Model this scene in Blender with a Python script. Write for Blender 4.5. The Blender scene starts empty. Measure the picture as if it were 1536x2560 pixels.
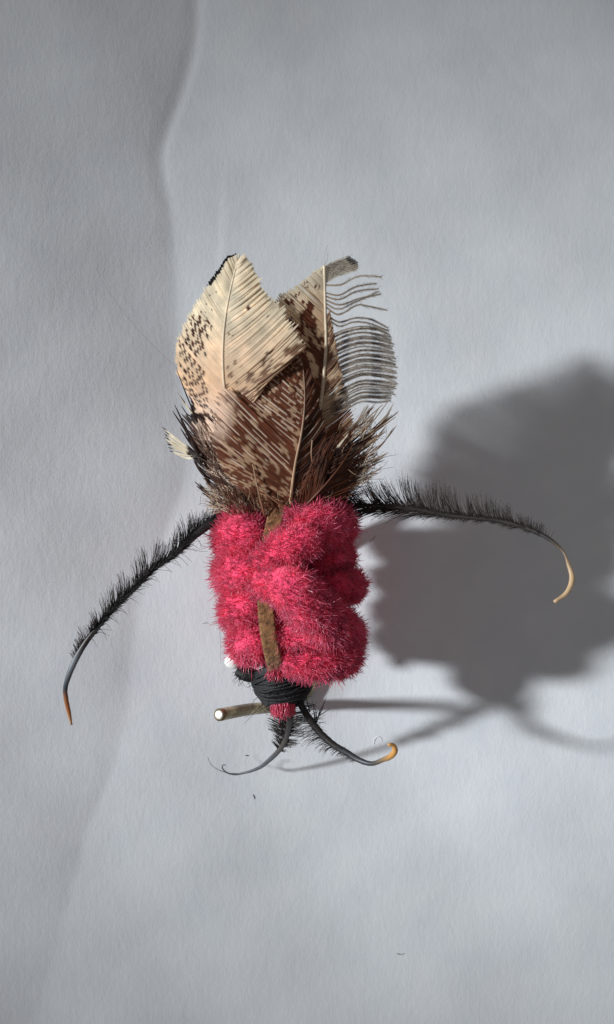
import bpy, math, random
import numpy as np
random.seed(11)
rng = np.random.default_rng(11)

# ------------------------------------------------------------------ scale
# lengths are in millimetres inside this script and become metres in MM
MM = 0.001
D = 75.0            # camera height above the paper, mm
S = 0.036           # mm per photo pixel on the paper plane
sc = bpy.context.scene
col = sc.collection

# ------------------------------------------------------------------ camera
cam = bpy.data.cameras.new('camera')
cam_o = bpy.data.objects.new('camera', cam); col.objects.link(cam_o)
cam_o.location = (0, 0, D*MM)
cam.sensor_fit = 'VERTICAL'
cam.lens = 4.5
cam.sensor_height = 4.5*2*(1280*S)/D
cam.clip_start = 0.002; cam.clip_end = 5
cam.dof.use_dof = True
cam.dof.focus_distance = (D-12.5)*MM
cam.dof.aperture_fstop = 14.0
sc.camera = cam_o

# ------------------------------------------------------------------ light
w = bpy.data.worlds.new('World'); sc.world = w; w.use_nodes = True
bg = w.node_tree.nodes['Background']
bg.inputs['Color'].default_value = (1.0, 0.95, 0.935, 1)
bg.inputs['Strength'].default_value = 0.165
ELEV = math.radians(32.0); AZ = (-1.0, 0.115)
LD = 1.2
n_ = math.hypot(*AZ)
tgt = np.array([0.017, -0.008, 0.0])
lpos = tgt + LD*np.array([AZ[0]/n_*math.cos(ELEV), AZ[1]/n_*math.cos(ELEV), math.sin(ELEV)])
lamp = bpy.data.lights.new('desk_lamp', 'SPOT')
lamp.energy = 90.0
lamp.color = (0.945, 0.98, 1.0)
lamp.shadow_soft_size = 0.042
lamp.spot_size = math.radians(6.2)
lamp.spot_blend = 1.0
lamp_o = bpy.data.objects.new('desk_lamp', lamp); col.objects.link(lamp_o)
lamp_o.location = lpos
from mathutils import Vector, Quaternion
lamp_o.rotation_euler = Vector(tgt-lpos).to_track_quat('-Z', 'Y').to_euler()

vs = sc.view_settings
vs.view_transform = 'Standard'; vs.look = 'None'; vs.exposure = 0; vs.gamma = 1
try: vs.use_curve_mapping = False
except Exception: pass
sc.render.engine = 'CYCLES'
sc.cycles.max_bounces = 24; sc.cycles.diffuse_bounces = 16; sc.cycles.glossy_bounces = 6; sc.cycles.transmission_bounces = 16; sc.cycles.transparent_max_bounces = 24   # light goes deep into the pile

# ------------------------------------------------------------------ helpers
def lin(c):
    c = np.asarray(c, float)/255.0
    return np.where(c <= 0.04045, c/12.92, ((c+0.055)/1.055)**2.4)
def W(px, py, h):                       # photo pixel + height above paper -> mm
    k = (1-h/D)*S
    return np.array([(px-768)*k, -(py-1280)*k, h])
def pts(seq): return np.array([W(*p[:3]) for p in seq])
def spline(P, n):                       # Catmull-Rom resample of control points (any dims)
    P = np.asarray(P, float)
    if len(P) < 3:
        t = np.linspace(0, 1, n)[:, None]
        return P[0]*(1-t)+P[-1]*t
    d = np.r_[0, np.cumsum(np.linalg.norm(np.diff(P[:, :3], axis=0), axis=1)+1e-9)]
    t = np.linspace(0, d[-1], n)
    m = np.gradient(P, d, axis=0)
    i = np.clip(np.searchsorted(d, t, 'right')-1, 0, len(P)-2)
    h = (d[i+1]-d[i])[:, None]; u = ((t-d[i])/(d[i+1]-d[i]))[:, None]
    return ((2*u**3-3*u**2+1)*P[i]+(u**3-2*u**2+u)*h*m[i]+(-2*u**3+3*u**2)*P[i+1]+(u**3-u**2)*h*m[i+1])
def at(P, u):                           # P resampled evenly, u in 0..1
    x = np.clip(u, 0, 1)*(len(P)-1); i = min(int(x), len(P)-2); f = x-i
    return P[i]*(1-f)+P[i+1]*f
def unit(v):
    return v/(np.linalg.norm(v, axis=-1, keepdims=True)+1e-12)
BASE = np.array([-0.5, -17.0, 0.0])     # where the wire stands on the paper

def build(name, V, F, mat, parent=None, colr=None, smooth=True, stuff=False, off=None):
    me = bpy.data.meshes.new(name)
    V = np.asarray(V, float)
    base = (BASE if parent is not None else np.zeros(3)) if off is None else off
    me.vertices.add(len(V)); me.vertices.foreach_set('co', ((V-base)*MM).astype(np.float32).ravel())
    if isinstance(F, np.ndarray):
        nf, k = F.shape
        me.loops.add(nf*k); me.loops.foreach_set('vertex_index', F.astype(np.int32).ravel())
        me.polygons.add(nf)
        me.polygons.foreach_set('loop_start', (np.arange(nf)*k).astype(np.int32))
    else:
        lt = np.array([len(f) for f in F])
        me.loops.add(int(lt.sum())); me.loops.foreach_set('vertex_index', np.concatenate([np.asarray(f) for f in F]).astype(np.int32))
        me.polygons.add(len(F)); me.polygons.foreach_set('loop_start', np.r_[0, np.cumsum(lt)[:-1]].astype(np.int32))
    me.update(calc_edges=True)
    if smooth: me.polygons.foreach_set('use_smooth', np.ones(len(me.polygons), bool))
    if colr is not None:
        a = me.color_attributes.new('tint', 'FLOAT_COLOR', 'POINT')
        c = np.ones((len(V), 4), np.float32); c[:, :3] = colr
        a.data.foreach_set('color', c.ravel())
    me.materials.append(mat)
    o = bpy.data.objects.new(name, me); col.objects.link(o)
    if parent is not None: o.parent = parent
    if stuff: o['kind'] = 'stuff'
    return o

class Bag:                               # collects geometry for one mesh
    def __init__(s): s.V = []; s.F = []; s.C = []; s.n = 0
    def add(s, V, F, C):
        s.V.append(V); s.F.append(np.asarray(F)+s.n); s.n += len(V)
        C = np.asarray(C, float)
        s.C.append(np.broadcast_to(C, (len(V), 3)) if C.ndim == 1 else C)
    def make(s, name, mat, parent=None, **k):
        return build(name, np.concatenate(s.V), np.concatenate(s.F), mat, parent, colr=np.concatenate(s.C), **k)

def frames(P):
    T = unit(np.gradient(P, axis=0))
    up = np.array([0, 0, 1.0]); A = np.cross(T, up)
    bad = np.linalg.norm(A, axis=1) < 0.15
    A[bad] = np.cross(T[bad], np.array([0.3, 1, 0]))
    A = unit(A); B = np.cross(A, T)
    return T, A, B

def tube(P, R, sides=10, sx=1.0, sz=1.0, cap=True, jit=0):
    P = np.asarray(P, float); n = len(P); R = np.broadcast_to(np.asarray(R, float), (n,))
    T, A, B = frames(P)
    a = np.linspace(0, 2*math.pi, sides, endpoint=False)
    rr = R[:, None]*(1+(rng.normal(0, jit, (n, sides)) if jit else 0))
    V = P[:, None, :]+(np.cos(a)*rr*sx)[..., None]*A[:, None, :]+(np.sin(a)*rr*sz)[..., None]*B[:, None, :]
    V = V.reshape(-1, 3)
    i, j = np.meshgrid(np.arange(n-1), np.arange(sides), indexing='ij')
    j2 = (j+1) % sides
    F = np.stack([i*sides+j, i*sides+j2, (i+1)*sides+j2, (i+1)*sides+j], -1).reshape(-1, 4)
    if cap:                              # close ends with collapsed quads round a centre vertex
        c0, c1 = len(V), len(V)+1
        V = np.vstack([V, P[0]-T[0]*R[0]*0.15, P[-1]+T[-1]*R[-1]*0.15])
        j = np.arange(0, sides, 2)
        F = np.vstack([F, np.stack([np.full_like(j, c0), (j+2) % sides, (j+1) % sides, j], -1),
                       np.stack([np.full_like(j, c1), (n-1)*sides+j, (n-1)*sides+(j+1) % sides, (n-1)*sides+(j+2) % sides], -1)])
    return V, F

def strands(P, R, C):
    """P (N,m,3), R (N,m), C (N,3) or (N,m,3): three-sided fibres, all in one go"""
    N, m, _ = P.shape
    T = unit(np.gradient(P, axis=1))
    ref = unit(rng.normal(size=(N, 1, 3)))
    A = unit(np.cross(T, ref)); B = np.cross(T, A)
    a = np.array([0, 2.0944, 4.18879])
    V = P[:, :, None, :]+R[:, :, None, None]*(np.cos(a)[None, None, :, None]*A[:, :, None, :]+np.sin(a)[None, None, :, None]*B[:, :, None, :])
    b = (np.arange(N)*m*3)[:, None, None]; i = np.arange(m-1)[None, :, None]*3; j = np.arange(3)[None, None, :]; j2 = (j+1) % 3
    F = np.stack([b+i+j, b+i+j2, b+i+3+j2, b+i+3+j], -1).reshape(-1, 4)
    if C.ndim == 2: C = np.repeat(C[:, None, :], m, 1)
    return V.reshape(-1, 3), F, np.repeat(C[:, :, None, :], 3, 2).reshape(-1, 3)

def hairs(paths, r0, r1, C, m=6):
    P = np.stack([spline(p, m) for p in paths]); N = len(P)
    R = np.linspace(1, 0, m)[None]*(r0-r1)+r1
    R = np.repeat(R, N, 0)
    C = np.asarray(C, float)
    if C.ndim == 1: C = np.repeat(C[None], N, 0)
    return strands(P, R, C)

# ------------------------------------------------------------------ materials
def material(name):
    m = bpy.data.materials.new(name); m.use_nodes = True
    nt = m.node_tree; b = nt.nodes['Principled BSDF']
    return m, nt, b, nt.nodes['Material Output']
def tinted(name, rough=0.5, spec=0.5, transl=0.0, sheen=0.0, bump=None):
    m, nt, b, out = material(name)
    a = nt.nodes.new('ShaderNodeVertexColor'); a.layer_name = 'tint'
    nz = nt.nodes.new('ShaderNodeTexNoise'); nz.inputs['Scale'].default_value = 900; nz.inputs['Detail'].default_value = 3
    tc = nt.nodes.new('ShaderNodeTexCoord'); nt.links.new(tc.outputs['Object'], nz.inputs['Vector'])
    mr = nt.nodes.new('ShaderNodeMapRange'); mr.inputs[1].default_value = 0.25; mr.inputs[2].default_value = 0.75
    mr.inputs[3].default_value = 0.78; mr.inputs[4].default_value = 1.18
    nt.links.new(nz.outputs['Fac'], mr.inputs[0])
    mx = nt.nodes.new('ShaderNodeVectorMath'); mx.operation = 'SCALE'
    nt.links.new(a.outputs['Color'], mx.inputs[0]); nt.links.new(mr.outputs[0], mx.inputs['Scale'])
    nt.links.new(mx.outputs[0], b.inputs['Base Color'])
    b.inputs['Roughness'].default_value = rough
    b.inputs['Specular IOR Level'].default_value = spec
    if sheen: b.inputs['Sheen Weight'].default_value = sheen
    if bump:
        n2 = nt.nodes.new('ShaderNodeTexNoise'); n2.inputs['Scale'].default_value = bump[0]; n2.inputs['Detail'].default_value = 4
        nt.links.new(tc.outputs['Object'], n2.inputs['Vector'])
        bp = nt.nodes.new('ShaderNodeBump'); bp.inputs['Distance'].default_value = bump[1]; bp.inputs['Strength'].default_value = 1.0
        nt.links.new(n2.outputs['Fac'], bp.inputs['Height']); nt.links.new(bp.outputs['Normal'], b.inputs['Normal'])
    if transl:
        t = nt.nodes.new('ShaderNodeBsdfTranslucent'); nt.links.new(mx.outputs[0], t.inputs['Color'])
        ms = nt.nodes.new('ShaderNodeMixShader'); ms.inputs[0].default_value = transl
        nt.links.new(b.outputs[0], ms.inputs[1]); nt.links.new(t.outputs[0], ms.inputs[2])
        nt.links.new(ms.outputs[0], out.inputs['Surface'])
    return m
M_fibre = tinted('pink_fibre', 0.20, 0.85, 0.50)
M_vane = tinted('feather_vane', 0.5, 0.35, 0.30)
M_shaft = tinted('feather_shaft', 0.42, 0.45, 0.2)
M_film = tinted('barbule_film', 0.6, 0.2, 0.5)
nt_ = M_film.node_tree; o_ = nt_.nodes['Material Output']; src_ = o_.inputs['Surface'].links[0].from_socket
tr_ = nt_.nodes.new('ShaderNodeBsdfTransparent'); mz_ = nt_.nodes.new('ShaderNodeMixShader'); mz_.inputs[0].default_value = 0.30
nt_.links.new(src_, mz_.inputs[1]); nt_.links.new(tr_.outputs[0], mz_.inputs[2]); nt_.links.new(mz_.outputs[0], o_.inputs['Surface'])
M_quill = tinted('black_quill', 0.42, 0.45)
M_hair = tinted('dark_barb', 0.5, 0.35, 0.08)
M_strip = tinted('brown_suede', 0.85, 0.2, 0, 0.3, bump=(4000, 0.00012))
M_thread = tinted('black_thread', 0.6, 0.4, 0, 0, bump=(6000, 0.00008))
M_core = tinted('pink_yarn_core', 0.7, 0.15, 0, 0.25, bump=(5000, 0.00025))
M_lint = tinted('lint_fibre', 0.6, 0.3)

def brass():
    m, nt, b, out = material('worn_brass')
    tc = nt.nodes.new('ShaderNodeTexCoord')
    nz = nt.nodes.new('ShaderNodeTexNoise'); nz.inputs['Scale'].default_value = 420; nz.inputs['Detail'].default_value = 5
    nt.links.new(tc.outputs['Object'], nz.inputs['Vector'])
    cr = nt.nodes.new('ShaderNodeValToRGB')
    cr.color_ramp.elements[0].position = 0.4; cr.color_ramp.elements[0].color = (0.20, 0.145, 0.07, 1)
    cr.color_ramp.elements[1].position = 0.6; cr.color_ramp.elements[1].color = (0.70, 0.60, 0.36, 1)
    nt.links.new(nz.outputs['Fac'], cr.inputs[0]); nt.links.new(cr.outputs[0], b.inputs['Base Color'])
    b.inputs['Metallic'].default_value = 0.85; b.inputs['Roughness'].default_value = 0.36
    n2 = nt.nodes.new('ShaderNodeTexNoise'); n2.inputs['Scale'].default_value = 2500
    nt.links.new(tc.outputs['Object'], n2.inputs['Vector'])
    bp = nt.nodes.new('ShaderNodeBump'); bp.inputs['Distance'].default_value = 0.00004
    nt.links.new(n2.outputs['Fac'], bp.inputs['Height']); nt.links.new(bp.outputs['Normal'], b.inputs['Normal'])
    return m
def cut_metal():
    m, nt, b, out = material('bright_cut_metal')
    tc = nt.nodes.new('ShaderNodeTexCoord')
    nz = nt.nodes.new('ShaderNodeTexNoise'); nz.inputs['Scale'].default_value = 1800; nz.inputs['Detail'].default_value = 4
    nt.links.new(tc.outputs['Object'], nz.inputs['Vector'])
    cr = nt.nodes.new('ShaderNodeValToRGB')
    cr.color_ramp.elements[0].color = (0.45, 0.41, 0.32, 1); cr.color_ramp.elements[1].color = (0.85, 0.82, 0.75, 1)
    nt.links.new(nz.outputs['Fac'], cr.inputs[0]); nt.links.new(cr.outputs[0], b.inputs['Base Color'])
    b.inputs['Metallic'].default_value = 0.6; b.inputs['Roughness'].default_value = 0.5
    bp = nt.nodes.new('ShaderNodeBump'); bp.inputs['Distance'].default_value = 0.0001
    nt.links.new(nz.outputs['Fac'], bp.inputs['Height']); nt.links.new(bp.outputs['Normal'], b.inputs['Normal'])
    return m
def glue():
    m, nt, b, out = material('dried_glue')
    nz = nt.nodes.new('ShaderNodeTexNoise'); nz.inputs['Scale'].default_value = 900
    tc = nt.nodes.new('ShaderNodeTexCoord'); nt.links.new(tc.outputs['Object'], nz.inputs['Vector'])
    cr = nt.nodes.new('ShaderNodeValToRGB')
    cr.color_ramp.elements[0].color = (0.78, 0.78, 0.76, 1); cr.color_ramp.elements[1].color = (0.9, 0.9, 0.88, 1)
    nt.links.new(nz.outputs['Fac'], cr.inputs[0]); nt.links.new(cr.outputs[0], b.inputs['Base Color'])
    b.inputs['Roughness'].default_value = 0.165
    return m
def paper():
    m, nt, b, out = material('white_paper')
    L = nt.links.new
    tc = nt.nodes.new('ShaderNodeTexCoord')
    def noise(scale, sx, sy, det=4, rough=0.55, rot=0.0):
        mp = nt.nodes.new('ShaderNodeMapping'); mp.inputs['Scale'].default_value = (sx, sy, 1)
        mp.inputs['Rotation'].default_value = (0, 0, rot)
        L(tc.outputs['Object'], mp.inputs['Vector'])
        n = nt.nodes.new('ShaderNodeTexNoise'); n.inputs['Scale'].default_value = scale
        n.inputs['Detail'].default_value = det; n.inputs['Roughness'].default_value = rough
        L(mp.outputs[0], n.inputs['Vector']); return n.outputs['Fac']
    cl = noise(240, 1, 1, 5)
    cr = nt.nodes.new('ShaderNodeValToRGB')
    cr.color_ramp.elements[0].position = 0.3; cr.color_ramp.elements[0].color = (0.685, 0.722, 0.768, 1)
    cr.color_ramp.elements[1].position = 0.7; cr.color_ramp.elements[1].color = (0.745, 0.776, 0.812, 1)
    L(cl, cr.inputs[0]); L(cr.outputs[0], b.inputs['Base Color'])
    b.inputs['Roughness'].default_value = 0.75; b.inputs['Specular IOR Level'].default_value = 0.2
    def madd(a, k, c=None):
        q = nt.nodes.new('ShaderNodeMath'); q.operation = 'MULTIPLY_ADD'; L(a, q.inputs[0]); q.inputs[1].default_value = k
        if c is not None: L(c, q.inputs[2])
        else: q.inputs[2].default_value = 0
        return q.outputs[0]
    h = madd(noise(6500, 1, 0.7, 2, 0.6, 0.3), 0.011)        # fine grain, mm
    h = madd(noise(2600, 1, 0.42, 4, 0.65, 0.12), 0.027, h)   # felted fibres
    h = madd(noise(900, 1, 0.6, 3, 0.55, -0.25), 0.020, h)
    h = madd(noise(300, 1, 0.8, 3, 0.5, 0.4), 0.045, h)       # mottle
    h = madd(noise(110, 1, 0.8, 2), 0.08, h)                  # soft cockle
    bp = nt.nodes.new('ShaderNodeBump'); bp.inputs['Distance'].default_value = 0.001; bp.inputs['Strength'].default_value = 0.9
    L(h, bp.inputs['Height']); L(bp.outputs['Normal'], b.inputs['Normal'])
    return m
M_brass, M_cut, M_glue, M_paper = brass(), cut_metal(), glue(), paper()

# ------------------------------------------------------------------ the paper
CR = np.array([(512, -700), (508, -200), (506, 0), (500, 120), (470, 235), (432, 345), (418, 400), (425, 460), (440, 530), (446, 640), (452, 900),
               (476, 1190), (425, 1340), (355, 1530), (338, 1700), (318, 1840), (282, 1960), (238, 2060), (216, 2150), (172, 2320), (110, 2520), (20, 2900), (-100, 3400)], float)
CS = np.array([(-700, .8), (0, 1.0), (400, 1.0), (560, .5), (700, .15), (1050, .12), (1250, .2), (1500, .2), (1800, .15), (2000, .3), (2150, .25), (2320, .1), (2700, .05)], float)
_cs = spline(np.c_[CR, np.zeros(len(CR))], 600)
def paper_h(x, y):                       # mm in, mm out
    px = x/S+768; py = -y/S+1280
    cx = np.interp(py, _cs[:, 1], _cs[:, 0])
    st = np.interp(py, CS[:, 0], CS[:, 1])
    d = (px-cx)*S                        # mm right of the fold
    dl = 0.35*np.logaddexp(0, -d/0.35)
    h = np.interp(py, [0, 900, 1500, 2560], [0.20, 0.22, 0.14, 0.07])*dl*np.exp(-dl/70.0)
    h += 0.5*0.0055*np.clip(6.0-x, 0, 60)**2*np.exp(-np.clip(6.0-x, 0, 200)/90.0)                       # left leaf climbs away from the fold
    h += 0.034*st*np.tanh(np.clip(d, -3, 3)/0.34)*np.exp(-np.abs(d)/2.6)
    h += -0.07*st*np.exp(-((d+0.5)/0.75)**2)
    # a second, fainter fold beside the first
    d2 = (px-(556-0.05*(py-560)))*S
    h += 0.035*np.tanh(d2/0.35)*np.exp(-np.abs(d2)/1.4)*np.exp(-((py-590)/120.0)**2)
    # slack in the sheet
    h += 0.22*np.sin(x*0.16+0.7)*np.sin(y*0.085+0.4)+0.06*np.sin(x*0.41+y*0.23)+0.04*np.sin(x*0.3-y*0.52+1)
    # faint diagonal crease, upper right
    e = ((px-1260)*0.75-(py-160)*0.66)*S
    al = ((px-1260)*0.66+(py-160)*0.75)
    h += -0.02*np.exp(-(e/0.5)**2)*np.exp(-((al-60)/170.0)**2)
    return h
H0 = float(paper_h(np.array(BASE[0]), np.array(BASE[1])))
def ph(x, y): return paper_h(np.asarray(x, float), np.asarray(y, float))-H0
xs = np.r_[np.linspace(-150, -36, 40)[:-1], np.linspace(-36, 36, 420), np.linspace(36, 150, 40)[1:]]
ys = np.r_[np.linspace(-170, -56, 40)[:-1], np.linspace(-56, 56, 420), np.linspace(56, 170, 40)[1:]]
X, Y = np.meshgrid(xs, ys, indexing='ij'); Z = ph(X, Y)
nx, ny = X.shape
Vt = np.stack([X, Y, Z], -1).reshape(-1, 3)
i, j = np.meshgrid(np.arange(nx-1), np.arange(ny-1), indexing='ij')
F = np.stack([i*ny+j, (i+1)*ny+j, (i+1)*ny+j+1, i*ny+j+1], -1).reshape(-1, 4)
pap = build('paper_ground', Vt, F, M_paper)
pap['kind'] = 'structure'
pap['label'] = 'creased white paper sheet under the feathered insect ornament'

# ------------------------------------------------------------------ the insect
fly = bpy.data.objects.new('insect_ornament', None); col.objects.link(fly)
fly.location = BASE*MM
fly.empty_display_size = 0.01
fly['label'] = 'handmade insect with pink fuzzy body, speckled feather wings and black quill legs on white paper'
fly['category'] = 'insect ornament'

# ---- pink yarn body: turns of chenille, each a core with its pile
PINK = lin((255, 118, 150))
def chenille(path, r, dens, lean=(0, 0, 0), core=0.87, leanw=0.0, seed=0):
    """path: (px,py,h) control points; r envelope radius mm (scalar or per point)"""
    r = np.broadcast_to(np.asarray(r, float), (len(path),))
    path = [(x_+(14 if x_ < 640 else 0), y_, h_+(0.7 if h_ > 9.5 else 0.3)) for x_, y_, h_ in path]; r = r*0.95
    Q = spline(np.c_[pts(path), r], 40)
    P, R = Q[:, :3], Q[:, 3]
    L = np.linalg.norm(np.diff(P, axis=0), axis=1).sum()
    V, Fc = tube(P, R*core*np.r_[0.55, 0.85, np.ones(36), 0.85, 0.55], 24, jit=0.03)
    o = build('yarn_turn', V, Fc, M_core, fly, colr=lin((255, 78, 120)))
    N = int(dens*(2*math.pi*R.mean()*L+4*math.pi*R.mean()**2))
    T, A, B = frames(P)
    u = rng.uniform(-0.02, 1.02, N); k = np.clip((u*39), 0, 39).astype(int)
    a = rng.uniform(0, 2*math.pi, N)
    rad = np.cos(a)[:, None]*A[k]+np.sin(a)[:, None]*B[k]
    endt = np.where(u < 0.10, -(0.10-u)/0.10, np.where(u > 0.90, (u-0.90)/0.10, 0))
    # pile stands in small tufts that share a lean
    tu = np.floor(u*L/0.42)*7+np.floor(a/0.45)*131
    th = np.stack([np.sin(tu*12.9898+i*4.1+seed)*43758.5453 for i in range(3)], 1); th = (th-np.floor(th))*2-1
    dirn = unit(rad+endt[:, None]*T[k]*1.6+th*0.55+rng.normal(0, 0.36, (N, 3))+np.asarray(lean)*leanw)
    ln = R[k]*(1.01-0.13*rng.random(N)**1.2+rng.normal(0, 0.03, N)+th[:, 0]*0.05)
    stray = rng.random(N) < 0.012; ln[stray] *= rng.uniform(1.1, 1.35, stray.sum())
    root = P[k]+rad*(R[k]*0.76)[:, None]
    bend = unit(rng.normal(0, 1, (N, 3)))*rng.uniform(0.0, 0.42, N)[:, None]*ln[:, None]
    s = np.array([0.0, 0.5, 0.85, 1.0])
    ln2 = (ln-R[k]*0.76)*1.25
    Pf = root[:, None, :]+dirn[:, None, :]*(ln2[:, None]*s)[..., None]+bend[:, None, :]*(s**2)[None, :, None]
    Pf[:, :, 2] -= 0.0
    r0 = rng.uniform(0.017, 0.028, N)
    Rf = r0[:, None]*np.array([1, 1, 0.85, 0.35])[None]
    v = rng.uniform(0.92, 1.25, N)[:, None]
    PINK_GLINT = lin((255, 150, 182)); pal = (rng.random((N, 1)) < 0.16)  # some fibres coloured paler to paint glints into the pile
    C = np.clip(np.where(pal, PINK_GLINT, PINK)*v+rng.uniform(-0.03, 0.05, (N, 1))*np.array([0.3, 0.35, 0.45]), 0.005, 0.95)
    V2, F2, C2 = strands(Pf, Rf, C)
    p = build('pile', V2, F2, M_fibre, o, colr=C2, stuff=True)
    return o
DN = 110
# left turns
chenille([(664, 1335, 12.8), (612, 1330, 13.0), (588, 1345, 11.2), (592, 1350, 8.6)], [1.5, 2.1, 2.15, 1.9], DN, lean=(-.5, .35, 0), leanw=0.45, seed=1)
chenille([(660, 1420, 13.2), (612, 1425, 13.1), (586, 1432, 11.2), (594, 1436, 8.4)], [1.5, 2.0, 2.1, 1.8], DN, lean=(-.3, -.6, .1), leanw=0.45, seed=2)
chenille([(668, 1500, 12.8), (610, 1512, 12.8), (594, 1528, 11.0), (604, 1530, 8.4)], [1.4, 1.85, 1.9, 1.6], DN, lean=(-.6, .2, .2), leanw=0.45, seed=3)
chenille([(668, 1590, 12.8), (628, 1598, 12.7), (610, 1608, 11.0), (622, 1606, 8.6)], [1.3, 1.7, 1.75, 1.5], DN, lean=(-.2, -.8, 0), leanw=0.45, seed=4)
# right turns, lying in the shade of the ridge
chenille([(735, 1318, 14.6), (800, 1306, 14.8), (838, 1316, 12.0), (830, 1324, 8.6)], [1.5, 1.75, 1.7, 1.5], DN, lean=(.2, .6, .2), leanw=0.45, seed=5)
chenille([(764, 1402, 10.8), (822, 1392, 10.3), (845, 1396, 9.0), (836, 1396, 7.4)], [1.7, 1.65, 1.5, 1.3], DN, seed=6)
chenille([(774, 1470, 10.5), (842, 1462, 10.4), (874, 1466, 9.3), (862, 1470, 7.6)], [1.7, 1.65, 1.5, 1.4], DN, lean=(.6, .3, 0), leanw=0.45, seed=7)
chenille([(700, 1640, 12.6), (770, 1648, 13.2), (840, 1642, 12.2), (862, 1632, 9.6)], [1.3, 1.65, 1.7, 1.5], DN, lean=(0.3, -0.8, 0), leanw=0.4, seed=8)
chenille([(706, 1585, 13.4), (780, 1590, 13.6), (850, 1596, 12.0), (868, 1590, 9.4)], [1.3, 1.5, 1.6, 1.5], DN, lean=(0.6, -0.6, 0), leanw=0.4, seed=9)
# the turn that crosses the back and sweeps to the lower right
chenille([(648, 1462, 13.9), (688, 1452, 15.0), (728, 1466, 16.2), (775, 1522, 15.7), (835, 1566, 13.6), (868, 1580, 11.0)], [1.3, 1.6, 1.8, 1.85, 1.75, 1.5], DN, lean=(0.75, -0.65, 0.1), leanw=0.55, seed=10)
chenille([(652, 1410, 14.0), (700, 1386, 15.2), (752, 1352, 15.8), (790, 1330, 15.0)], [1.2, 1.5, 1.6, 1.4], DN, lean=(-.2, .5, .3), leanw=0.45, seed=11)
# belly turns
for q, (yy, r_) in enumerate(((1330, 2.0), (1420, 2.0), (1510, 2.0), (1595, 1.8))):
    chenille([(600, yy, 8.2), (660, yy+6, 7.3), (780, yy+6, 7.3), (845, yy, 8.2)], r_*0.85, 30, seed=20+q)
# heart of the body
P = spline(pts([(705, 1275, 11.5), (712, 1400, 10.8), (720, 1550, 10.8), (708, 1670, 11.8)]), 24)
V, Fc = tube(P, 2.7*np.sin(np.linspace(0.5, math.pi-0.45, 24))**0.6, 20, 1.15, 0.8)
build('body_core', V, Fc, M_core, fly, colr=PINK*np.array([.6, .3, .4]))

# ---- brown strip along the back
def band(name, path, wd, th, mat, colr, n=110, jit=0.012):
    P = spline(pts(path), n); T, A, B = frames(P)
    w_ = wd*0.5*(1+rng.normal(0, jit, (n, 2)))
    prof = [(-1, 0), (-0.96, .8), (-.7, 1.05), (-.35, .95), (0, 1.0), (.35, 1.05), (.7, .95), (0.96, .8), (1, 0), (0, -0.2)]
    V = np.stack([P+A*(x*w_[:, [0 if x < 0 else 1]])+B*(z*th) for x, z in prof], 1).reshape(-1, 3)
    k = len(prof); i, j = np.meshgrid(np.arange(n-1), np.arange(k), indexing='ij')
    F = np.stack([i*k+j, i*k+(j+1) % k, (i+1)*k+(j+1) % k, (i+1)*k+j], -1).reshape(-1, 4)
    F = np.vstack([F, [[e*k*(n-1)+q for q in f] for e in (0, 1) for f in ((0, 1, 2, 9), (2, 3, 4, 9), (4, 5, 6, 9), (6, 7, 8, 9))]])
    g = rng.normal(0, 0.34, (len(V), 1))
    return build(name, V, F, mat, fly, colr=np.clip(colr*(1+g), 0.005, 1))
band('back_strip', [(702, 1240, 14.7), (692, 1285, 15.5), (680, 1335, 15.5), (671, 1380, 15.0), (664, 1450, 14.9), (665, 1515, 15.3), (671, 1580, 15.3), (683, 1640, 14.9), (696, 1690, 13.6)],
     1.2, 0.12, M_strip, lin((128, 92, 60)))

# ---- head: thread winding
hp = spline(pts([(694, 1660, 11.6), (704, 1690, 11.8), (710, 1725, 11.5), (716, 1762, 11.0)]), 30)
hr = np.interp(np.linspace(0, 1, 30), [0, .25, .6, .85, 1], [1.9, 2.1, 1.9, 1.35, 0.8])
V, Fc = tube(hp, hr, 20, 1.0, 0.85)
build('head_core', V, Fc, M_thread, fly, colr=np.array([0.012, 0.013, 0.015]))
T, A, B = frames(hp)
bag = Bag(); turns = 27; nn = 1300
tt = np.linspace(0.16, 0.80, nn); ang = np.linspace(0, 2*math.pi*turns, nn)
wob = np.interp(np.linspace(0, 1, nn), np.linspace(0, 1, 60), rng.normal(0, 0.055, 60))
k = np.clip((tt+wob)*29, 0, 28.99); ki = k.astype(int); f = (k-ki)[:, None]
c = hp[ki]*(1-f)+hp[np.minimum(ki+1, 29)]*f
rr = np.interp(tt+wob, np.linspace(0, 1, 30), hr)+0.06+np.interp(np.linspace(0, 1, nn), np.linspace(0, 1, 90), rng.uniform(-0.03, 0.22, 90))
Pw = c+A[ki]*(np.cos(ang)*rr)[:, None]+B[ki]*(np.sin(ang)*rr*0.85)[:, None]
V, Fc = tube(Pw, 0.085*(1+rng.normal(0, .12, nn)), 6)
bag.add(V, Fc, np.array([0.016, 0.017, 0.019]))
bag.make('thread_winding', M_thread, fly)
# loose thread ends and black fluff at the head
ps = []
for q in range(46):
    a = rng.uniform(0, 2*math.pi); t_ = rng.uniform(0.1, 0.9); ki = int(t_*29)
    p0 = hp[ki]+A[ki]*math.cos(a)*hr[ki]+B[ki]*math.sin(a)*hr[ki]*0.85
    d = A[ki]*math.cos(a)+B[ki]*math.sin(a)+rng.normal(0, 0.5, 3)
    ln = rng.uniform(0.35, 1.0)
    ps.append([p0, p0+d*ln*0.5+rng.normal(0, 0.14, 3), p0+d*ln+rng.normal(0, 0.4, 3)])
V, F, C = hairs(ps, 0.03, 0.012, np.array([0.02, 0.02, 0.02])); build('thread_fluff', V, F, M_hair, fly, colr=C, stuff=True)
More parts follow.
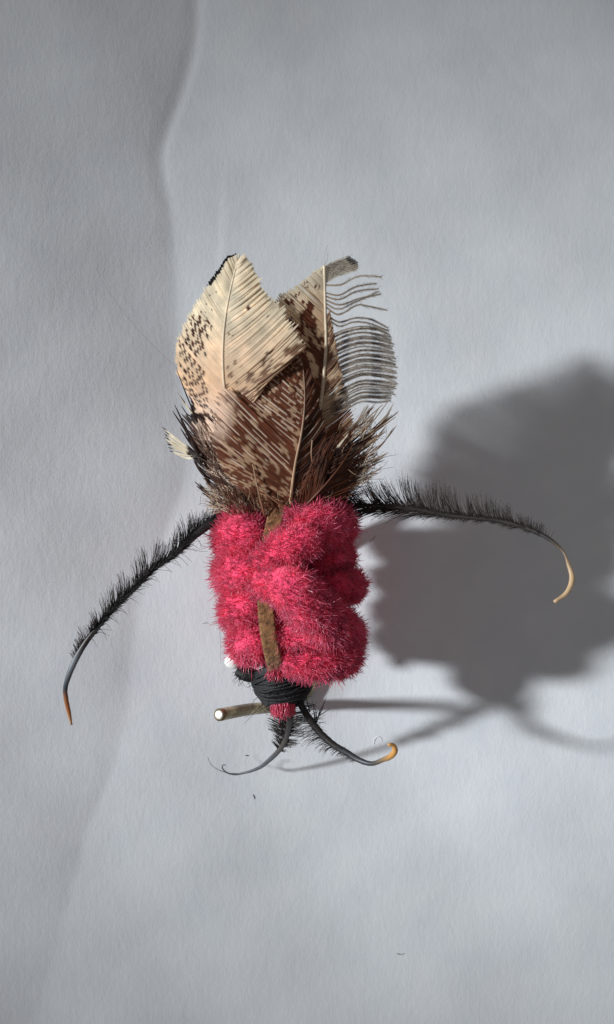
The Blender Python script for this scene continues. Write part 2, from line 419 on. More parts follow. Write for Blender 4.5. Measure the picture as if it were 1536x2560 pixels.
# black knot at the left of the head
kc = W(624, 1684, 11.6)
kp = np.array([kc+np.array([-0.95, 0.25, 0.0]), kc+np.array([-0.4, 0.02, .1]), kc+np.array([0.2, -0.1, 0.1]), kc+np.array([0.9, -0.2, 0.1])])
V, Fc = tube(spline(kp, 14), 0.55*np.sin(np.linspace(0.5, 2.5, 14))**.6, 12, jit=0.05)
kn = build('thread_knot', V, Fc, M_thread, fly, colr=np.array([0.012, 0.012, 0.013]))
ps = []
for q in range(40):
    d = unit(rng.normal(0, 1, 3)+np.array([-0.5, -0.5, 0.2])); p0 = kc+d*0.35+np.array([rng.uniform(-.6, .6), 0, 0])
    ln = rng.uniform(0.3, 0.9); ps.append([p0, p0+d*ln*0.5, p0+d*ln+rng.normal(0, .25, 3)])
V, F, C = hairs(ps, 0.028, 0.012, np.array([0.015, 0.015, 0.015])); build('knot_fluff', V, F, M_hair, kn, colr=C, stuff=True)
# pink yarn end poking out of the head, and a wisp above the winding
def tuft(path, r, N, name, seed):
    P0 = spline(pts(path), 12); T, A, B = frames(P0); ps = []; cs = []
    for q in range(N):
        a = rng.uniform(0, 6.283); rad = r*math.sqrt(rng.random()); u0 = rng.uniform(0, 0.45); u1 = u0+rng.uniform(0.35, 0.6)
        o_ = A[5]*math.cos(a)*rad+B[5]*math.sin(a)*rad
        ps.append([at(P0, u0)+o_, at(P0, (u0+u1)/2)+o_*1.12+rng.normal(0, .04, 3), at(P0, min(u1, 1))+o_*1.2+rng.normal(0, .1, 3)])
        cs.append(PINK*rng.uniform(0.75, 1.25))
    V, F, C = hairs(ps, 0.042, 0.022, np.clip(np.array(cs), 0, .95), 5)
    o = build(name, V, F, M_fibre, fly, colr=C, stuff=True); return o
tuft([(706, 1742, 12.4), (708, 1765, 12.6), (706, 1793, 12.2)], 0.78, 520, 'yarn_end', 1)
tuft([(690, 1662, 13.5), (686, 1690, 14.0), (684, 1706, 13.9)], 0.5, 110, 'yarn_wisp', 2)

# ---- wire: cut end high, down to the paper, along it, up under the wings
wp = [W(549, 1787, 13.0), W(612, 1775, 9.2), W(690, 1766, 4.0)]
g0 = W(744, 1757, 0.62)
wire = [wp[0], wp[1], wp[2], g0+np.array([-0.5, 0.05, 0.45]), g0+np.array([0.55, 0.6, 0.0]), W(790, 1640, 0.62), W(812, 1500, 0.62), W(815, 1400, 0.62)+np.array([0, 0, .1]), W(795, 1345, 2.2), W(720, 1265, 6.2), W(632, 1172, 9.6), W(560, 1092, 12.0)]
for q in range(4, 8): wire[q][2] = 0.5+float(ph(wire[q][0], wire[q][1]))
P = spline(np.array(wire), 150)
for q in range(len(P)): P[q, 2] = max(P[q, 2], 0.46+float(ph(P[q, 0], P[q, 1])))
V, Fc = tube(P, 0.47, 18)
wo = build('brass_wire', V, Fc, M_brass, fly)
# bright cut face
T0 = unit(P[0]-P[3]); A0 = unit(np.cross(T0, [0, 0, 1.0])); B0 = np.cross(A0, T0)
V = [P[0]+T0*0.13]; Fl = []
for ring, (r_, z_) in enumerate(((0.14, 0.12), (0.25, 0.115), (0.33, 0.10), (0.36, 0.03))):
    for q in range(18):
        a = q/18*6.2832; V.append(P[0]+T0*(z_+rng.normal(0, 0.008))+A0*math.cos(a)*r_*(1+rng.normal(0, .03 if ring < 3 else 0))+B0*math.sin(a)*r_)
for q in range(18): Fl.append((0, 1+q, 1+(q+1) % 18))
for ring in range(3):
    for q in range(18): Fl.append((1+ring*18+q, 1+(ring+1)*18+q, 1+(ring+1)*18+(q+1) % 18, 1+ring*18+(q+1) % 18))
ce = build('cut_end', V, Fl, M_cut, wo, smooth=False)
ce['label'] = 'bright silvery cut end of the wire'

# ---- drop of glue under the left flank
gc = W(586, 1648, 8.8); V = []; Fl = []
for a in range(11):
    th = a/10*math.pi
    for b in range(16):
        p_ = b/16*6.2832; V.append(gc+np.array([.75*math.sin(th)*math.cos(p_)*(1+.2*math.sin(2*p_)), 0.8*math.sin(th)*math.sin(p_), 0.55*math.cos(th)]))
for a in range(10):
    for b in range(16): Fl.append((a*16+b, (a+1)*16+b, (a+1)*16+(b+1) % 16, a*16+(b+1) % 16))
build('glue_drop', V, np.array(Fl), M_glue, fly)

# ---- feathers
def Z1(x, y): return (380+x/2.319, 600+y/2.319)      # readings taken from an enlarged view
def zz(seq): return [(*Z1(x, y), h if h < 17 else 17+(h-17)*0.7) for x, y, h in seq]
def hsh(*a):
    v = 0.0
    for i, q in enumerate(a): v += q*(12.9898+i*65.233)
    v = math.sin(v)*43758.5453
    return v-math.floor(v)
def barb_ribbon(bag, path, w0, w1, cfun, m=18, ridge=0.12, roll=0.0):
    P = spline(path, m); T, A, B = frames(P)
    if roll: A = A*math.cos(roll)+B*math.sin(roll)
    B = np.cross(A, T); B[B[:, 2] < 0] *= -1
    wd = np.linspace(w0, w1, m); wd[-1] *= 0.35; wd[-2] *= 0.8
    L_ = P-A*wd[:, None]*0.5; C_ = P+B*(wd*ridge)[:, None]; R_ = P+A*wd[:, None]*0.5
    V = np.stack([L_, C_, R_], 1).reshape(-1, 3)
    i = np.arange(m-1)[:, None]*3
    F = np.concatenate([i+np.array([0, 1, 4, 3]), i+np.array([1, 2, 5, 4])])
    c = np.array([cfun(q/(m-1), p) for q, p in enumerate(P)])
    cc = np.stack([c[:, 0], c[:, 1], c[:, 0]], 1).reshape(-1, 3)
    bag.add(V, F, cc)
    return P
def unproj(p):
    k = (1-p[2]/D)*S
    return p[0]/k+768, -p[1]/k+1280

def vane(bag, rach, edge, n, s0, s1, cfun, w=0.2, ang=40, jit=0.25, skip=0.0, lift=0.0, tipw=0.8, m=28, each=None, bow=0.10, lenj=0.025, ci=1.0, wf=None):
    """barbs leave the shaft (rach, base to tip, s0..s1) at about ang degrees and end on the outline edge (base to tip)"""
    E = spline(pts(edge), 160); Rr = spline(rach, 200); Tr = unit(np.gradient(Rr, axis=0))
    lo, hi = int(s0*199), int(s1*199)
    ks = []
    for i in range(n):
        u = (i+0.5)/n; tip = at(E, u)
        dv = tip-Rr[lo:hi+1]; ca = (unit(dv)*Tr[lo:hi+1]).sum(1)
        ks.append(lo+int(np.argmin(np.abs(ca-math.cos(math.radians(ang*(1-0.35*u**3)))))))
    ks = np.maximum.accumulate(np.array(ks, float))
    ks = 0.08*ks+0.92*np.interp(np.arange(n), [0, n/2, n-1], [ks[0], ks.mean(), ks[-1]])
    for i in range(n):
        u = (i+0.5)/n
        if rng.random() < skip: continue
        tip = at(E, np.clip(u+rng.normal(0, jit/n), 0, 1))
        k = int(np.clip(round(ks[i]), lo, hi))
        p0 = Rr[k]; t0 = Tr[k]
        d = tip-p0; L = np.linalg.norm(d)
        if L < 0.12: continue
        d = d*(1+rng.normal(0, lenj)); tip = p0+d
        out = d-t0*np.dot(d, t0)
        bow_ = bow*(1+rng.normal(0, 0.5 if lenj > 0.07 else 0.08))
        mid = p0+d*0.40+out*bow_+np.array([0, 0, lift*L])
        q3 = p0+d*0.74+out*bow_*0.7+np.array([0, 0, lift*L*0.8])
        dz = rng.normal(0, 0.05)
        path = [p0, mid+[0, 0, dz], q3+[0, 0, dz], tip+[0, 0, dz]]
        b = each() if each else bag
        w_ = w*(wf(u) if wf else 1.0)
        barb_ribbon(b, path, w_, w_*tipw, lambda t, p, i=i, u=u: cfun(i*ci, u, t, p), m, ridge=0.12+0.08*(ci == 1.0))
        if each: b.done(path)
def shaft(name, rach, r0, r1, c0, c1, parent=fly, mat=None, sides=8):
    P = spline(rach, 60); R = np.linspace(r0, r1, 60)
    V, F = tube(P, R, sides)
    t = np.r_[np.repeat(np.linspace(0, 1, 60), sides), 0, 1][:, None]
    return build(name, V, F, mat or M_shaft, parent, colr=np.asarray(c0)*(1-t)+np.asarray(c1)*t)

CREAM = lin((250, 238, 212)); TAN = lin((238, 202, 164)); PALE = lin((238, 212, 190))
BROWN = lin((104, 58, 38)); DARK = lin((44, 26, 22)); BLACK = lin((22, 17, 16)); GREY = lin((166, 150, 134))
def mixc(a, b, t): t = min(max(t, 0), 1); return a*(1-t)+b*t
def pair(a, b): return np.stack([a, b])            # (barbule colour, ridge colour)

def vn(x, y, k=0):                        # smooth value noise 0..1
    xi, yi = math.floor(x), math.floor(y); fx, fy = x-xi, y-yi
    fx = fx*fx*(3-2*fx); fy = fy*fy*(3-2*fy)
    return (hsh(xi, yi, k)*(1-fx)+hsh(xi+1, yi, k)*fx)*(1-fy)+(hsh(xi, yi+1, k)*(1-fx)+hsh(xi+1, yi+1, k)*fx)*fy
def sm(a, b, x): x = min(max((x-a)/(b-a), 0), 1); return x*x*(3-2*x)
def zxy(p):
    x, y = unproj(p); return (x-380)*2.319, (y-600)*2.319

# left wing feather
A_h = [(640, 1577, 14.6), (575, 1340, 15.5), (480, 1090, 16.3), (424, 870, 16.9), (412, 700, 17.5), (430, 430, 18.7), (470, 230, 19.4), (508, 82, 19.8)]
A_r = pts(zz(A_h))
fA = shaft('wing_feather', A_r, 0.15, 0.05, TAN*0.9, CREAM)
fA['label'] = 'cream feather with black-edged tip and brown flecks'
def colA_left(i, u, t, p):
    zx, zy = zxy(p)
    c = mixc(CREAM, TAN, (zy-380)/480)
    if zy > 820: c = mixc(c, PALE, (zy-820)/200)
    c = c*(0.93+0.12*hsh(i, 3))
    if zy < 250+0.12*(440-zx) and zx < 486 and t > 0.84: c = BLACK
    # flecks: short dashes that step from barb to barb
    zone = sm(430, 560, zy+0.45*(400-zx))*sm(1060, 960, zy)*sm(0.30, 0.42, t)*sm(0.97, 0.86, t)
    d = zx*0.036+0.55*(math.floor(i/3) % 2)+0.3*hsh(math.floor(i/3), 1)
    fl = (d-math.floor(d)); b = math.floor(d)
    if zone > 0.3 and fl < 0.5 and hsh(math.floor(i/3), b, 7) < 0.82*zone: c = mixc(BROWN, DARK, hsh(i, b))
    if zy < 520 and vn(i*0.7, zy*0.06, 3) > 0.90 and 0.35 < t < 0.85 and zy > 250: c = BROWN
    if zy > 1000 and vn(i*0.25, t*5, 5) > 0.48 and t > .2: c = mixc(DARK, BROWN, hsh(i, 8))
    if zy > 900 and t > 0.90: c = DARK
    return pair(c*0.93, c*1.06)
def colA_right(i, u, t, p):
    zx, zy = zxy(p)
    c = mixc(CREAM, TAN*.92, (zy-430)/400)*(0.92+0.15*hsh(i, 4))
    pr = sm(640, 960, zy+0.2*(zx-500))
    e_ = ((zx-565)*328+(zy-960)*307)/449.0; pr = max(pr, 1.25*sm(-170, 5, e_) if zy > 600 else 0)
    if vn(i*0.40, t*16, 2) > 0.93-0.5*pr: c = mixc(BROWN, TAN, 0.15+.2*hsh(i))
    if abs(zx-562) < 10 and abs(zy-390) < 18: c = BROWN
    return pair(c*0.93, c*1.06)
bg_ = Bag()
vane(bg_, A_r, zz([(420, 1500, 11.6), (345, 1380, 11.6), (290, 1250, 11.6), (240, 1110, 11.8), (235, 1000, 12.2), (215, 900, 12.6), (172, 820, 13.0), (142, 720, 13.6), (143, 620, 14.3), (180, 505, 15.6), (240, 395, 16.5), (305, 285, 17.6), (345, 225, 18.2), (400, 150, 19.2), (440, 92, 19.6), (488, 80, 19.75)]),
     270, 0.02, 0.985, colA_left, 0.15, 44, 0.35, lift=0.05, bow=0.07, ci=0.63)
bg_.make('left_vane', M_vane, fA, stuff=True)
bg_ = Bag()
vane(bg_, A_r, zz([(565, 960, 17.0), (640, 870, 17.6), (720, 772, 18.0), (830, 682, 18.4), (872, 632, 18.6), (800, 490, 18.8), (722, 368, 18.9), (690, 345, 19.0), (650, 295, 19.2), (600, 190, 19.6), (560, 115, 19.8), (535, 85, 19.9)]),
     310, 0.30, 0.985, colA_right, 0.19, 46, 0.8, lift=0.04, bow=0.06, ci=0.5, lenj=0.04, wf=lambda u: 0.42+0.58*sm(0.25, 0.62, u))
bg_.make('right_vane', M_vane, fA, stuff=True)

# right wing feather
B_h = [(815, 1540, 14.4), (880, 1300, 15.2), (935, 1120, 15.7), (972, 980, 16.0), (1000, 760, 16.5), (1010, 600, 17.0), (1006, 400, 17.7), (1000, 148, 18.8)]
B_r = pts(zz(B_h))
fB = shaft('wing_feather', B_r, 0.20, 0.08, TAN*0.85, CREAM*0.95)
fB['label'] = 'brown barred feather with splayed grey barbs'
def colB_left(i, u, t, p):
    zx, zy = zxy(p)
    c = mixc(CREAM*0.9, TAN*0.75, (zy-180-0.35*(1000-zx))/260)*(0.88+0.22*hsh(i, 3))
    pr = sm(150, 700, zy+0.35*(1000-zx)-80)
    n = 0.5*vn(i*0.30, t*9+zx*0.01, 6)+0.5*vn(i*.6, t*18, 16)
    if n > 0.76-0.44*pr and (t > 0.22 or zy > 560): c = BROWN*(0.75+0.5*hsh(i, math.floor(t*9)))
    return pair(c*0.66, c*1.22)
GREYL = lin((196, 186, 174))
def colB_right(i, u, t, p):
    zx, zy = zxy(p)
    c = mixc(TAN*0.6, GREY*0.5, t*2.5) if zy > 245 or t > .9 else GREYL*.75
    if zy < 140 and t > 0.80: c = BLACK
    if zy > 430:
        for tb, wd in ((0.30, .05), (0.52, .03), (0.74, .06)):
            if abs(t-tb-0.04*hsh(i, 2)+0.02) < wd*(0.5+.8*hsh(i, tb*9)) and hsh(i, tb) < 0.85: c = DARK
    return pair(c, c)
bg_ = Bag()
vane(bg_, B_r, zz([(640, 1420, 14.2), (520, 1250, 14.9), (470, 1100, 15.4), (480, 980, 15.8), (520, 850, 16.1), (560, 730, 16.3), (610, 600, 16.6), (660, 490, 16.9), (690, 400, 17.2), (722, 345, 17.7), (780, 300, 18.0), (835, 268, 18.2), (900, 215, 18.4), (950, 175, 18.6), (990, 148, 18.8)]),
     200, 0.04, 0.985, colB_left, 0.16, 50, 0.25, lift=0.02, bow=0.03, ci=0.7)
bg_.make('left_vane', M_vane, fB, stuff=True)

class One:                              # one barb = one object: dark rib with a thin film of barbules
    wide = 0.24; film = 1.0
    def __call__(s): s.b = Bag(); s.b.done = s.done; return s.b
    def done(s, path):
        o = s.b.make('barb', M_vane, fB)
        f = Bag(); tn = hsh(path[0][1], path[-1][1])
        barb_ribbon(f, [np.asarray(q)-[0, 0, 0.03] for q in path], s.wide*0.7, s.wide, lambda t, p: pair(*([mixc((GREYL*(0.8+.3*tn) if zxy(p)[1] > 240 else CREAM*.7), DARK, 0.8 if (abs(t-.74) < .06 or abs(t-.3) < .05) and zxy(p)[1] > 430 and hsh(math.floor(p[1]*4), tn) < .8 else (0.85 if t > .84 and zxy(p)[1] < 140 else 0))]*2)), 24, ridge=0.0)
        P = spline(path, 40); ps = []           # a few barbules stand away
        for q in range(16):
            u = rng.uniform(0.15, 0.98); p0 = at(P, u); t0 = unit(at(P, min(u+.05, 1))-at(P, u-.05))
            sd = unit(np.cross(t0, [0, 0, 1]))*random.choice((-1, 1)); ln = rng.uniform(0.12, 0.26)
            ps.append([p0, p0+(t0*0.8+sd)*ln*0.5, p0+(t0*1.3+sd*0.8)*ln+[0, 0, rng.normal(0, .04)]])
        V, F, C = hairs(ps, 0.010, 0.006, GREY*0.6, 3); f.add(V, F, C)
        f.make('barbule_film', M_film, o)
one = One()
# tip block of barbs that still cling together
one.wide = 0.27
def lone(s, mid, tip, w=0.08):
    p0 = at(spline(B_r, 120), s); path = [p0]+list(pts(zz(mid)))+list(pts(zz([tip])))
    b = one(); barb_ribbon(b, path, w, w*0.7, lambda t, p: colB_right(int(s*900), s, t, p), 22); one.done(path)
one.wide = 0.36
for k_ in range(7): lone(.935+.0095*k_, [(1070, 206-13*k_, 18.4)], (1196-max(0, k_-3)*14, 162-11*k_+(4 if k_ > 4 else 0), 18.5), 0.08)
one.wide = 0.20
lone(.925, [(1090, 260, 18.4), (1190, 212, 18.6)], (1337, 214, 18.6), 0.08)
lone(.895, [(1080, 320, 18.1), (1180, 272, 18.3)], (1308, 250, 18.4))
lone(.882, [(1080, 345, 18.0), (1180, 300, 18.2)], (1318, 282, 18.3), 0.08)
lone(.868, [(1080, 375, 17.9), (1200, 340, 18.1)], (1334, 312, 18.2), 0.08)
lone(.855, [(1070, 400, 17.7), (1180, 360, 17.9)], (1320, 295, 18.1), 0.06)
lone(.842, [(1070, 430, 17.6), (1210, 375, 17.9), (1260, 385, 17.9)], (1370, 408, 17.8), 0.08)
lone(.815, [(1080, 475, 17.3), (1180, 452, 17.6), (1250, 455, 17.6)], (1372, 510, 17.3), 0.08)
lone(.80, [(1090, 500, 17.2), (1170, 475, 17.5), (1245, 480, 17.5)], (1376, 530, 17.4), 0.07)
for k_ in range(40):                    # the comb of parted barbs: up from the shaft, then level
    f_ = min(max((k_+rng.normal(0, .35))/39, 0), 1); y_ = 940-405*f_
    xe = np.interp(y_, [540, 640, 760, 860, 935], [1380, 1408, 1424, 1420, 1385])+rng.normal(0, 5)
    hk = 15.9+1.1*f_; y_ += rng.normal(0, 4); ry = y_+92-84*f_
    lone((1540-ry)/1392.0, [(1120+20*(1-f_), (y_*1.35+ry*.65)/2-20*f_, hk+.1), (1210, y_-6-30*f_, hk+.25), (1310, y_-8-20*f_+rng.normal(0, 3), hk+.1)], (xe, y_+rng.normal(0, 7), hk-.2+rng.normal(0, .1)), 0.05)
# inner half of the right vane, close to the shaft
bg_ = Bag()
vane(bg_, B_r, zz([(1130, 1240, 15.0), (1170, 1100, 15.4), (1150, 950, 15.8), (1105, 780, 16.4), (1075, 640, 16.9), (1050, 500, 17.4), (1030, 400, 17.7)]),
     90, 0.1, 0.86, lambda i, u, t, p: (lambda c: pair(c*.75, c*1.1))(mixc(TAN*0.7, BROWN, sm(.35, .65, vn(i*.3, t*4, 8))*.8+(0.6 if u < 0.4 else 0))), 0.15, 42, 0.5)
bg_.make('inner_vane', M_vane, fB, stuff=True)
# broken lower barbs on the right
bg_ = Bag()
def colBl(i, u, t, p):
    c = mixc(DARK, BROWN, hsh(i, 3)) if t < 0.62+0.12*hsh(i) or hsh(i, math.floor(t*9)) < .22 else mixc(GREYL*0.7, TAN*.5, hsh(i, 12))
    return pair(c*.8, c)
vane(bg_, B_r, zz([(1080, 1440, 15.4), (1180, 1400, 15.4), (1260, 1360, 15.5), (1280, 1310, 15.6), (1300, 1230, 15.7), (1260, 1160, 15.8), (1335, 1120, 15.9), (1362, 1030, 16.0), (1290, 985, 16.0), (1240, 960, 16.0)]),
     130, 0.10, 0.52, colBl, 0.10, 46, 2.0, skip=0.06, lift=0.04, lenj=0.08, bow=0.14)
bg_.make('lower_vane', M_vane, fB, stuff=True)

# dark front feather that covers both quills
C_h = [(798, 1590, 15.2), (812, 1440, 16.0), (835, 1280, 16.6), (866, 1130, 17.0), (885, 980, 17.2), (885, 820, 17.3), (872, 690, 17.3)]
C_r = pts(zz(C_h))
fC = shaft('wing_feather', C_r, 0.13, 0.04, TAN*0.8, BROWN)
fC['label'] = 'dark brown feather with fine cream streaks, nearest the pink body'
def colC(i, u, t, p):
    zx, zy = zxy(p)
    c = BROWN*(0.75+0.6*hsh(i, 1))
    blot = vn(zx*0.016+zy*0.008, zy*0.015-zx*0.006, 4)
    fb = vn(i*.55, t*17, 14)
    if 0.35*blot+0.65*fb > 0.60: c = mixc(c, TAN*0.8, 0.55)
    edge_ = sm(500, 420, zx+0.15*(zy-1000))*sm(1200, 1080, zy)
    c = mixc(c, PALE*0.95, edge_*(0.95 if vn(i*.4, t*9, 31) > .36 else .35))
    rdg = c*1.2
    if i % 3 == 0 and t > 0.08 and zy < 1440-200*hsh(i, 6):
        q = vn(t*11+hsh(i)*20, i*0.15, 9)
        if q > 0.42: rdg = mixc(rdg, PALE*.95, sm(.42, .52, q)); c = mixc(c, PALE, .25*sm(.42, .52, q))
    return pair(c, rdg)
bg_ = Bag()
vane(bg_, C_r, zz([(690, 1590, 15.0), (590, 1520, 15.2), (480, 1420, 15.5), (390, 1290, 15.9), (350, 1150, 16.4), (365, 1000, 17.0), (420, 862, 17.5), (500, 890, 17.4), (570, 900, 17.2), (660, 800, 17.2), (760, 700, 17.2), (850, 640, 17.3)]),
     150, 0.0, 0.97, colC, 0.17, 46, 0.3, lift=0.03, m=34, bow=0.02)
bg_.make('left_vane', M_vane, fC, stuff=True)
bg_ = Bag()
def colCr(i, u, t, p):
    c = mixc(DARK, BROWN, vn(i*.3, t*4, 2)*1.1)
    r_ = PALE*.6 if i % 5 == 0 and vn(t*5, i, 3) > .45 else c*1.3
    return pair(c, r_)
vane(bg_, C_r, zz([(900, 1570, 15.0), (985, 1450, 15.2), (1030, 1310, 15.6), (1015, 1150, 16.1), (985, 1010, 16.5), (950, 860, 16.9), (910, 720, 17.1)]),
     90, 0.0, 0.97, colCr, 0.16, 34, 0.6, lift=0.03)
bg_.make('right_vane', M_vane, fC, stuff=True)

# small body feather at the lower left of the wings
E_r = pts(zz([(660, 1600, 14.6), (560, 1470, 14.9), (450, 1310, 15.0), (350, 1150, 15.0), (290, 1030, 15.0)]))
fE = shaft('covert_feather', E_r, 0.10, 0.03, TAN*0.8, BROWN)
def colE(i, u, t, p):
    n = vn(i*0.22, t*3.5, 12)
    c = mixc(PALE*0.9, mixc(BROWN, DARK, hsh(i)), sm(0.38, 0.55, n))
    if t > 0.85: c = DARK
    return pair(c*.8, c*1.12)
for nm, ed in (('left_vane', [(400, 1580, 11.2), (360, 1480, 11.0), (310, 1370, 11.0), (262, 1260, 11.2), (215, 1150, 11.6), (200, 1060, 12.4), (240, 1000, 13.4)]),
               ('right_vane', [(700, 1530, 14.8), (610, 1380, 15.2), (520, 1250, 15.4), (430, 1120, 15.4), (350, 1020, 15.2)])):
    bg_ = Bag(); vane(bg_, E_r, zz(ed), 80, 0.0, 0.98, colE, 0.14, 34, 1.2, lenj=0.08, lift=0.03); bg_.make(nm, M_vane, fE, stuff=True)
# dark downy feather at the lower right
F_r = pts(zz([(840, 1590, 15.4), (930, 1500, 16.2), (1030, 1390, 16.6), (1120, 1270, 16.6), (1170, 1180, 16.4)]))
fF = shaft('covert_feather', F_r, 0.09, 0.03, BROWN, BROWN)
def colF(i, u, t, p):
    c = mixc(DARK, BROWN*1.25, vn(i*.3, t*3, 21)*1.2)
    if hsh(i, 4) < .06: c = TAN*.35
    return pair(c*.8, c*1.15)
for nm, ed in (('left_vane', [(860, 1500, 16.2), (930, 1330, 16.9), (1010, 1220, 17.0), (1090, 1150, 16.8)]),
               ('right_vane', [(1050, 1530, 15.2), (1120, 1480, 15.4), (1170, 1400, 15.6), (1200, 1300, 15.8), (1210, 1200, 16.0)])):
    bg_ = Bag(); vane(bg_, F_r, zz(ed), 150, 0.0, 0.98, colF, 0.075, 36, 2.5, lenj=0.14, lift=0.03, bow=0.18); bg_.make(nm, M_vane, fF, stuff=True)

# bare cream quills in the middle of the wing base
for q_, path in enumerate(([(585, 1300, 16.6), (612, 1430, 16.4), (655, 1600, 15.8)], [(930, 1160, 16.9), (925, 1240, 16.9), (935, 1310, 16.6)], [(575, 1370, 16.5), (640, 1450, 16.3), (760, 1545, 16.0)])):
    shaft('bare_quill', pts(zz(path)), 0.035, 0.07, TAN*0.6, BROWN*1.5)

# downy brown fluff round the wing base
def fluff(name, n, region, d0, lns, cols, r0=0.022, parent=fly, spread=0.30, mat=None, curl=0.12):
    ps = []; cs = []
    for q in range(n):
        x, y, h = region(); p0 = W(*Z1(x, y), h)
        d = unit(np.array(d0(x, y))+rng.normal(0, spread, 3)); ln = rng.uniform(*lns)
        b1 = rng.normal(0, curl*ln, 3)
        ps.append([p0, p0+d*ln*0.5+b1, p0+d*ln+b1*0.3+rng.normal(0, curl*ln, 3)])
        c = cols[int(rng.integers(len(cols)))]; cs.append(c*rng.uniform(0.7, 1.3))
    V, F, C = hairs(ps, r0, 0.010, np.clip(np.array(cs), 0, .9), 5)
    return build(name, V, F, mat or M_hair, parent, colr=C, stuff=True)
U = rng.uniform
fluff('wing_down', 420, lambda: (U(960, 1130), U(1330, 1540), U(13.4, 14.8)), lambda x, y: (0.85, 0.65, 0.0), (1.0, 2.8), [DARK, BROWN, DARK, BROWN])
fluff('wing_down', 130, lambda: (U(1090, 1270), U(1080, 1380), U(14.6, 16.2)), lambda x, y: (0.8, 0.5, 0.1), (0.6, 1.6), [GREY*.8, BROWN, TAN*.7, TAN*.5, DARK], curl=0.3)
fluff('wing_down', 260, lambda: (lambda t: (U(300, 430)+t*90, 1130+t*400, U(13.8, 15.0)))(rng.random()), lambda x, y: (-0.55, 0.8, 0.0), (0.5, 1.6), [DARK, BROWN, BROWN, PALE*.7])
fluff('wing_down', 900, lambda: (U(450, 1010), U(1480, 1600), U(14.4, 15.8)), lambda x, y: ((x-740)/420.0, 0.9, 0.15), (0.6, 1.7), [DARK, BROWN, BROWN, BROWN, TAN*.5], r0=0.02)
fluff('wing_down', 160, lambda: (U(350, 470), U(1450, 1580), U(12.8, 14.2)), lambda x, y: (-0.8, 0.4, 0.0), (0.5, 1.3), [PALE, PALE, TAN, DARK])
# stray tufts on the left edge: cream with dark tips
def edge_tuft(root, tips, w0=0.13):
    b = Bag(); p0 = W(*Z1(*root[:2]), root[2])
    for q, (x, y, h) in enumerate(tips):
        p1 = W(*Z1(x, y), h); mid = (p0+p1)/2+rng.normal(0, 0.08, 3)
        st = p0+rng.normal(0, 0.18, 3)
        barb_ribbon(b, [st, mid, p1], w0*1.2, w0*.5, lambda t, p, q=q: (lambda c: pair(c*.85, c))(DARK if t > 0.86+.08*hsh(q) or (t < .35) else (CREAM if hsh(root[0], q) < root[3] else DARK*1.3)), 14)
    return b.make('feather_tuft', M_vane, fly)
edge_tuft((300, 1270, 14.2, 0.92), [(58+6*q, 1082+20*q, 13.9) for q in range(8)]+[(75, 1110, 14.0), (95, 1180, 13.8), (110, 1225, 13.8), (70, 1150, 13.9)], 0.17)
edge_tuft((300, 1290, 14.2, 0.1), [(120, 990, 14.2), (132, 955, 14.4), (165, 1040, 14.3), (180, 1080, 14.4), (205, 1130, 14.4), (165, 1090, 14.2)], 0.18)
edge_tuft((270, 1050, 15.0, 0.2), [(140, 740, 15.4), (150, 885, 15), (162, 900, 15), (185, 930, 15), (170, 960, 14.8)], 0.10)
edge_tuft((400, 1530, 13.4, 0.1), [(248, 1400, 13.2), (258, 1425, 13.2), (275, 1410, 13.3), (290, 1465, 13.2), (300, 1440, 13.3)], 0.18)
edge_tuft((330, 1400, 13.6, 0.1), [(240, 1275, 13.4), (232, 1245, 13.4), (262, 1310, 13.4), (280, 1330, 13.4)], 0.15)
edge_tuft((1040, 1260, 16.4, 0.95), [(1150, 1105, 16.0), (1140, 1130, 16.0), (1120, 1150, 16.0)], 0.10)

# ---- legs and feelers: stripped black quills, free end is the bare quill
def quill(name, label, path, radii, cols, flat=0.8):
    """path (px,py,h); radii mm and colours at the control points"""
    Q = spline(np.c_[pts(path), np.asarray(radii), np.asarray(cols)], 90)
    V, F = tube(Q[:, :3], np.maximum(Q[:, 3], 0.01), 10, 1.0, flat, jit=0.03)
    c = np.vstack([np.repeat(Q[:, 4:7], 10, 0), Q[0, 4:7], Q[-1, 4:7]])
    o = build(name, V, F, M_quill, fly, colr=np.clip(c, 0.003, 1)); o['label'] = label
    return o, Q[:, :3]
def barbs(parent, P, n, u0, u1, side, ang, lens, colr, r0=0.034, jit=0.2, clump=5, rise=0.1, r1=0.01, gaps=0.0):
    """hair-like barbs along the quill; side +1 left of travel, ang = lean measured from the travel direction (deg), lens(u)"""
    ps = []; cs = []
    for q in range(n):
        u = u0+(u1-u0)*(q+rng.random())/n
        ck = math.floor(u*n/clump)
        if hsh(ck, side, 77) < gaps: continue
        p0 = at(P, u); t0 = unit(at(P, min(u+.02, 1))-at(P, max(u-.02, 0)))
        sd = unit(np.cross([0, 0, 1.0], t0))*side
        a = math.radians(ang(u) if callable(ang) else ang)+(hsh(ck, 5)-.5)*0.35+rng.normal(0, jit)
        ln = lens(u)*(0.75+0.3*hsh(ck, 9)+rng.normal(0, 0.1))
        d = t0*math.cos(a)+sd*math.sin(a)+np.array([0, 0, rise+rng.normal(0, .15)])
        cv = -t0*0.12*ln
        ps.append([p0, p0+d*ln*0.5+cv*0.6, p0+d*ln*0.8+cv*0.3, p0+d*ln+rng.normal(0, .04, 3)])
        cs.append(colr*rng.uniform(0.6, 1.5))
    V, F, C = hairs(ps, r0, r1, np.array(cs), 6)
    return build('barbs', V, F, M_hair, parent, colr=C, stuff=True)
K = np.array([0.020, 0.017, 0.017]); KB = np.array([0.048, 0.040, 0.036]); GR = np.array([0.10, 0.11, 0.125])
HORN = lin((196, 128, 84)); HORN2 = lin((206, 176, 138)); AMB = lin((216, 160, 90))

